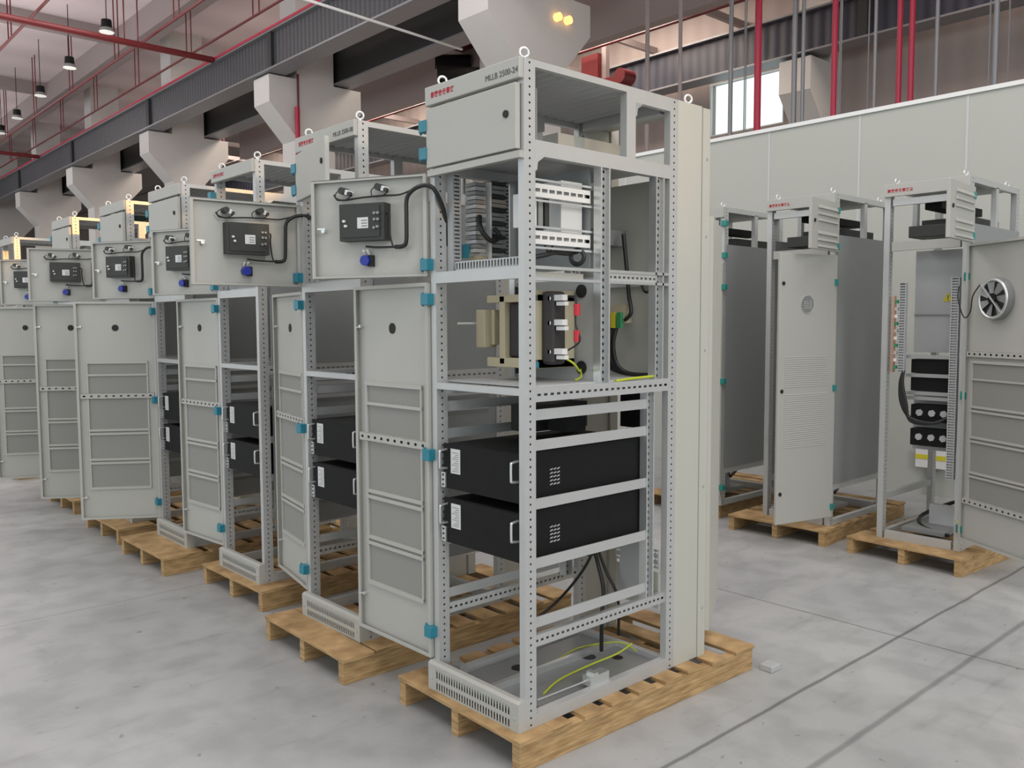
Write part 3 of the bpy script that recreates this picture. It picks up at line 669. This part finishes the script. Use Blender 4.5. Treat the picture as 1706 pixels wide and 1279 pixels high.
MB().box(.375, .72, .22, .30, 2.0, 2.055, BEIGE).box(.375, .6, .30, .34, 2.03, 2.07, LABEL).build('top_tray', t)
MB().box(.05, .76, .03, .47, 1.935, 1.94, PLATE).build('shelf_plate', t)
MB().box(.10, .106, .05, .1, 1.95, 2.13, DARKSTEEL).build('baffle', t)
MB().box(.705, .72, .05, .2, .95, 1.09, BLACK).build('rear_mesh', t)
b = MB(); b.hollow(.70, .715, .03, .2, .5, .93, STEEL, '-x', .012, .004, .004) if False else b.box(.705, .712, .05, .2, .28, .93, PLATE)
b.build('rear_plate', t)
batteries(0, 0, 'the cabinet nearest the camera')
# devices above batteries
b = MB().box(.35, .45, .15, .25, .96, 1.03, BLACK).box(.30, .62, .3, .4, .95, 1.05, CTRL); b.build('relay_group', t)
b = MB()
b.tube([(.6, .26, .54), (.6, .25, .46), (.59, .3, .36), (.58, .42, .22), (.5, .5, .12)], .006, CABLE).tube([(.6, .25, .48), (.62, .24, .4), (.62, .21, .30), (.6, .2, .2), (.62, .22, .05)], .008, CABLE).tube([(.61, .25, .5), (.64, .22, .38), (.66, .17, .27), (.7, .2, .1)], .006, CABLE)
b.tube([(.59, .26, .5), (.6, .27, .44)], .025, CABLE); b.build('hanging_cables', t, label='black cables hanging below the batteries')
MB().perf((.738, .03, .40), (0, 1, 0), (0, 0, 1), .22, .025, .014, .005, .005, POST).perf((.738, .03, .425), (0, 1, 0), (0, 0, 1), .22, .025, .014, .005, .005, POST).perf((.738, .03, .45), (0, 1, 0), (0, 0, 1), .22, .025, .014, .005, .005, POST).build('perforated_plate', t)
MB().box(.74, .745, .03, .25, .24, .385, BEIGE).build('rear_plate', t)
# 2
t = cab(.055, 1.065, 'second control cabinet of the left row, small top door ajar')
frame(t, side_panel=True); header(t, True, 'MLLB 2500-08'); plinth(t); battery_supports(t); upper_electrics(t, False)
top_door(t, 0, .488, -104)
for z in hz: hinge(t, 0, .497, z)
for x, y in ((.03, .03), (.03, .46)): eyebolt(t, x, y)
lower_door(t, -.0, .505, 79); upper_door(t, -.0, .505, 174)
b = MB()
for k in range(3): b.box(.45+.07*k, .48+.07*k, .3, .4, 1.95, 2.06, (LABEL, COPPER, LABEL)[k])
b.build('terminal_group', t); batteries(.055, 1.065, 'the second cabinet of the left row', False)
# 3
t = cab(.112, 2.13, 'third control cabinet of the left row, top opening without its small door')
frame(t, side_panel=True); header(t, True, None); plinth(t); battery_supports(t); upper_electrics(t, False)
for z in hz: hinge(t, 0, .497, z)
for x, y in ((.03, .03), (.03, .46)): eyebolt(t, x, y)
lower_door(t, -.0, .505, 95); upper_door(t, -.0, .505, 113); batteries(.112, 2.13, 'the third cabinet of the left row', False)
# 4
t = cab(.12, 3.12, 'fourth control cabinet of the left row, tall door swung wide toward the aisle')
frame(t, side_panel=True); header(t, False, None); plinth(t); battery_supports(t); upper_electrics(t, False); top_door(t, 0, .488, -90)
for z in hz: hinge(t, 0, .497, z)
for x, y in ((.03, .03), (.03, .46)): eyebolt(t, x, y)
lower_door(t, -.0, .505, 147); upper_door(t, -.0, .505, 120); batteries(.12, 3.12, 'the fourth cabinet of the left row', False)
# 5, 6, 7
t = cab(.107, 4.054, 'fifth control cabinet of the left row, its open doors behind the widely swung one')
frame(t, side_panel=True); header(t, False, None); plinth(t); top_door(t, 0, .488, -90)
for z in hz: hinge(t, 0, .497, z)
for x, y in ((.03, .03), (.03, .46)): eyebolt(t, x, y)
lower_door(t, -.0, .505, 147); upper_door(t, -.0, .505, 158)
t = cab(.09, 5.238, 'sixth control cabinet of the left row, open doors cut by the left picture edge')
frame(t, side_panel=True); header(t, False, None); plinth(t); top_door(t, 0, .488, -90)
for z in hz: hinge(t, 0, .497, z)
for x, y in ((.03, .03), (.03, .46)): eyebolt(t, x, y)
lower_door(t, -.0, .505, 153); upper_door(t, -.0, .505, 133)
t = cab(.115, 7.218, 'farthest control cabinet of the left row, only its roof and corner post showing')
frame(t, side_panel=True); header(t, False, None); plinth(t)
for x, y in ((.03, .03), (.03, .46)): eyebolt(t, x, y)

# ------------------------------------------------------------ right group
gr = 'open cabinets in the right row'
rhz = (2.08, 1.85, 1.62, .93, .14)
def rcab(x, y, lab, detail=0):
    t = cab(x, y, lab, gr)
    for px, py in ((0, 0), (0, .465), (.75, 0), (.75, .465)): MB().hollow(px, px+.05, py, py+.035, 0, H_, POST, '-y').build('post', t)
    for y_ in (0, .47): MB().box(.05, .75, y_, y_+.03, 2.165, 2.2, POST).build('top_rail', t)
    r = MB().box(.0, .8, .02, .48, 2.188, 2.196, PLATE); r.build('roof_panel', t)
    MB().box(.40, .44, 0, .03, 1.93, 2.17, POST).build('top_strut', t)
    MB().box(.40, .44, .47, .5, 1.93, 2.17, POST).build('top_strut', t)
    MB().box(0, .03, .05, .45, 1.795, 1.85, PAINT).build('front_rail', t)
    MB().box(0, .03, .05, .45, 2.07, 2.11, POST).build('front_rail', t)
    MB().box(-.02, 0, 0, .5, 2.125, 2.2, PAINT).build('header_panel', t, bevel=.002)
    h = [o for o in t.children if o.name.startswith('header_panel')][-1]
    glyphs(h, .475, 2.15, 7, .018, RED if detail else INK).build('lettering', h, label='row of small red characters')
    MB().box(.03, .8, -.004, .004, .28, 1.93, SIDEP).build('side_panel', t, label='plain dull grey side panel')
    if detail < 2: MB().box(.03, .8, .49, .497, .28, 1.93, SIDEP).build('side_panel', t)
    for y_ in (0, .47): MB().box(.05, .75, y_, y_+.03, .24, .28, POST).build('side_rail', t); MB().box(.05, .75, y_, y_+.03, 0, .04, POST).build('bottom_rail', t)
    MB().box(0, .03, .05, .45, 0, .05, POST).build('bottom_rail', t); MB().box(.75, .8, .05, .45, 0, .05, POST).build('bottom_rail', t)
    MB().box(.3, .75, .1, .4, 1.94, 2.0, CTRL).box(.02, .34, .12, .36, 1.87, 1.94, CTRL).box(.1, .75, .2, .3, 2.04, 2.09, BLACK).build('busbar_unit', t, bevel=.004)
    MB().box(.08, .5, .12, .38, .05, .075, DARKSTEEL).box(.3, .34, .15, .3, .075, .2, PLATE).build('cable_base', t)
    b = MB(); b.tube([(.1, .1, .06), (.2, .3, .07), (.4, .38, .1), (.5, .2, .2), (.3, .12, .17)], .012, CABLE); b.build('cable_coil', t)
    for z in rhz: hinge(t, 0, -.02, z, GREENF, .04)
    for ex, ey in ((.05, .05), (.05, .45), (.72, .05)): eyebolt(t, ex, ey)
    return t
t = rcab(3.43, -.09, 'right-hand cabinet with a fan on its opened tall door', 2)
top_door(t, 0, -.002, 184, -1, .44, 1.815, 2.13, True)
lower_door(t, -.04, -.002, 238, -1, .56, .085, 1.805, True, 'tall_door')
MB().box(.20, .206, .04, .385, 1.17, 1.80, PLATE).build('mounting_plate', t)
tr = MB().prism([(.155, 1.485), (.215, 1.485), (.185, 1.54)], .196, .20, 'x', YELLOW); tr.build('warning_sign', t, label='yellow triangular warning sign')
wsn = [o for o in t.children if o.name.startswith('warning_sign')][-1]
MB().box(.1945, .196, .182, .188, 1.503, 1.523, INK).box(.1945, .196, .182, .188, 1.493, 1.498, INK).build('lightning_mark', wsn)
MB().box(.19, .2, .05, .385, 1.40, 1.407, DARKSTEEL).build('plate_fold', t)
MB().hollow(.02, .05, .365, .405, 1.05, 1.60, PLATE, '-x', .016, .005, .016, True).build('cable_duct', t)
MB().hollow(.02, .05, .055, .10, .42, 1.62, PLATE, '-x', .016, .005, .018, True).build('cable_duct', t)
b = MB().box(.0, .03, .425, .44, 1.05, 1.52, COPPER)
for z in (1.08, 1.16, 1.28, 1.38): b.cyl((-.004, .432, z), (.01, .432, z), .007, COPPER, 8)
b.build('copper_busbar', t, label='copper busbar')
b = MB()
for k in range(10): b.box(.01, .04, .41, .425, 1.07+.045*k, 1.09+.045*k, (GREENP, WHITE, PLATE)[k % 3])
b.build('terminal_strip', t)
for z, h in ((1.095, .05), (.985, .05)):
    MB().box(.10, .2, .11, .355, z-h, z+h*.7, BLACK).build('breaker', t, bevel=.003)
for z in (1.145, 1.03, .92, .89): MB().box(.08, .1, .09, .38, z-.01, z+.012, STEEL).build('mounting_rail', t)
for z in (.80, .65):
    b = MB().box(.10, .2, .10, .35, z-.055, z+.05, BLACK)
    b.build('contactor', t, bevel=.004); c_ = [o for o in t.children if o.name.startswith('contactor')][-1]
    for yy in (.15, .22, .295): MB().cyl((.09, yy, z), (.10, yy, z), .022, PLATE, 6).build('screw_terminal', c_)
MB().box(.19, .2, .09, .37, .56, 1.14, PLATE).build('mounting_plate', t)
b = MB()
for k in range(4): b.tube([(.03, .37, 1.06), (.02, .385-.005*k, .98), (.02, .375-.01*k, .86), (.03, .32, .77-.006*k), (.05, .2, .745), (.08, .12, .78)], .010, CABLE)
b.build('power_cables', t, label='thick black power cables')
t = rcab(3.47, .75, 'middle right-hand cabinet, door with a round emblem slightly open', 1)
top_door(t, 0, -.002, 186, -1, .44, 1.815, 2.13, True)
mb = MB(-1); mb.box(0, .51, -.022, -.004, .07, 1.795, PAINT); d = mb.build('tall_door', t, (-.0, -.002, 0), R(166), bevel=.003)
b = MB(-1); b.cyl((.267, -.022, 1.474), (.267, -.0235, 1.474), .058, DARKSTEEL, 32); b.torus((.267, -.0235, 1.474), (0, 1, 0), .058, .003, PLATE, 32, 6)
b.build('round_emblem', d, label='grey round emblem'); em = d.children[-1]
b = MB(-1)
for k in range(4): b.box(.245+.006*k, .30, -.0245, -.0236, 1.45+.013*k, 1.455+.013*k, PAINT)
b.box(.236, .243, -.0245, -.0236, 1.445, 1.50, PAINT); b.build('emblem_mark', em)
for z in (1.604, .924, .266): b = MB(-1); b.cyl((.478, -.022, z), (.478, -.026, z), .013, HOLE, 14); b.build('lock', d)
b = MB(-1)
for k in range(15): b.prism([(-.022, 1.14-.0135*k), (-.0245, 1.138-.0135*k), (-.022, 1.144-.0135*k)], .075, .455, 'x', PAINT)
for k in range(26): b.prism([(-.022, .90-.0135*k), (-.0245, .898-.0135*k), (-.022, .904-.0135*k)], .075, .455, 'x', PAINT)
b.build('louvre_slots', d, label='fine horizontal louvre slots')
t = rcab(3.50, 1.62, 'leftmost right-hand cabinet, partly hidden behind the front cabinet', 0)
mb = MB(-1); mb.box(0, .49, -.022, -.004, .07, 1.795, PAINT); mb.build('tall_door', t, (0, -.002, 0), R(96))

# floor bits
t = thing('notice_board', 'small white board with a yellow stripe, seen low through the fan-door cabinet', 'board', (5.56, .93, 0))
MB().box(-.02, 0, -.13, .13, .24, .40, WHITE).build('board', t); MB().box(-.023, -.02, -.13, .13, .31, .35, YELLOW).build('stripe', t); MB().box(-.02, 0, -.02, .02, 0, .24, GREYP).build('leg', t)
for k in range(11): struct(MB().box(5.597, 5.6, -2.86+.9*k, -2.84+.9*k, 0, 3.3, PANEL2), 'trim_%d' % (50+k))
tag(MB().box(1.262, 1.33, -.16, -.10, 0, .028, PLATE).build('metal_scrap', bevel=.004), 'small grey metal clamp lying on the floor by the front pallet corner', 'clamp')
print('objects', len(bpy.data.objects))
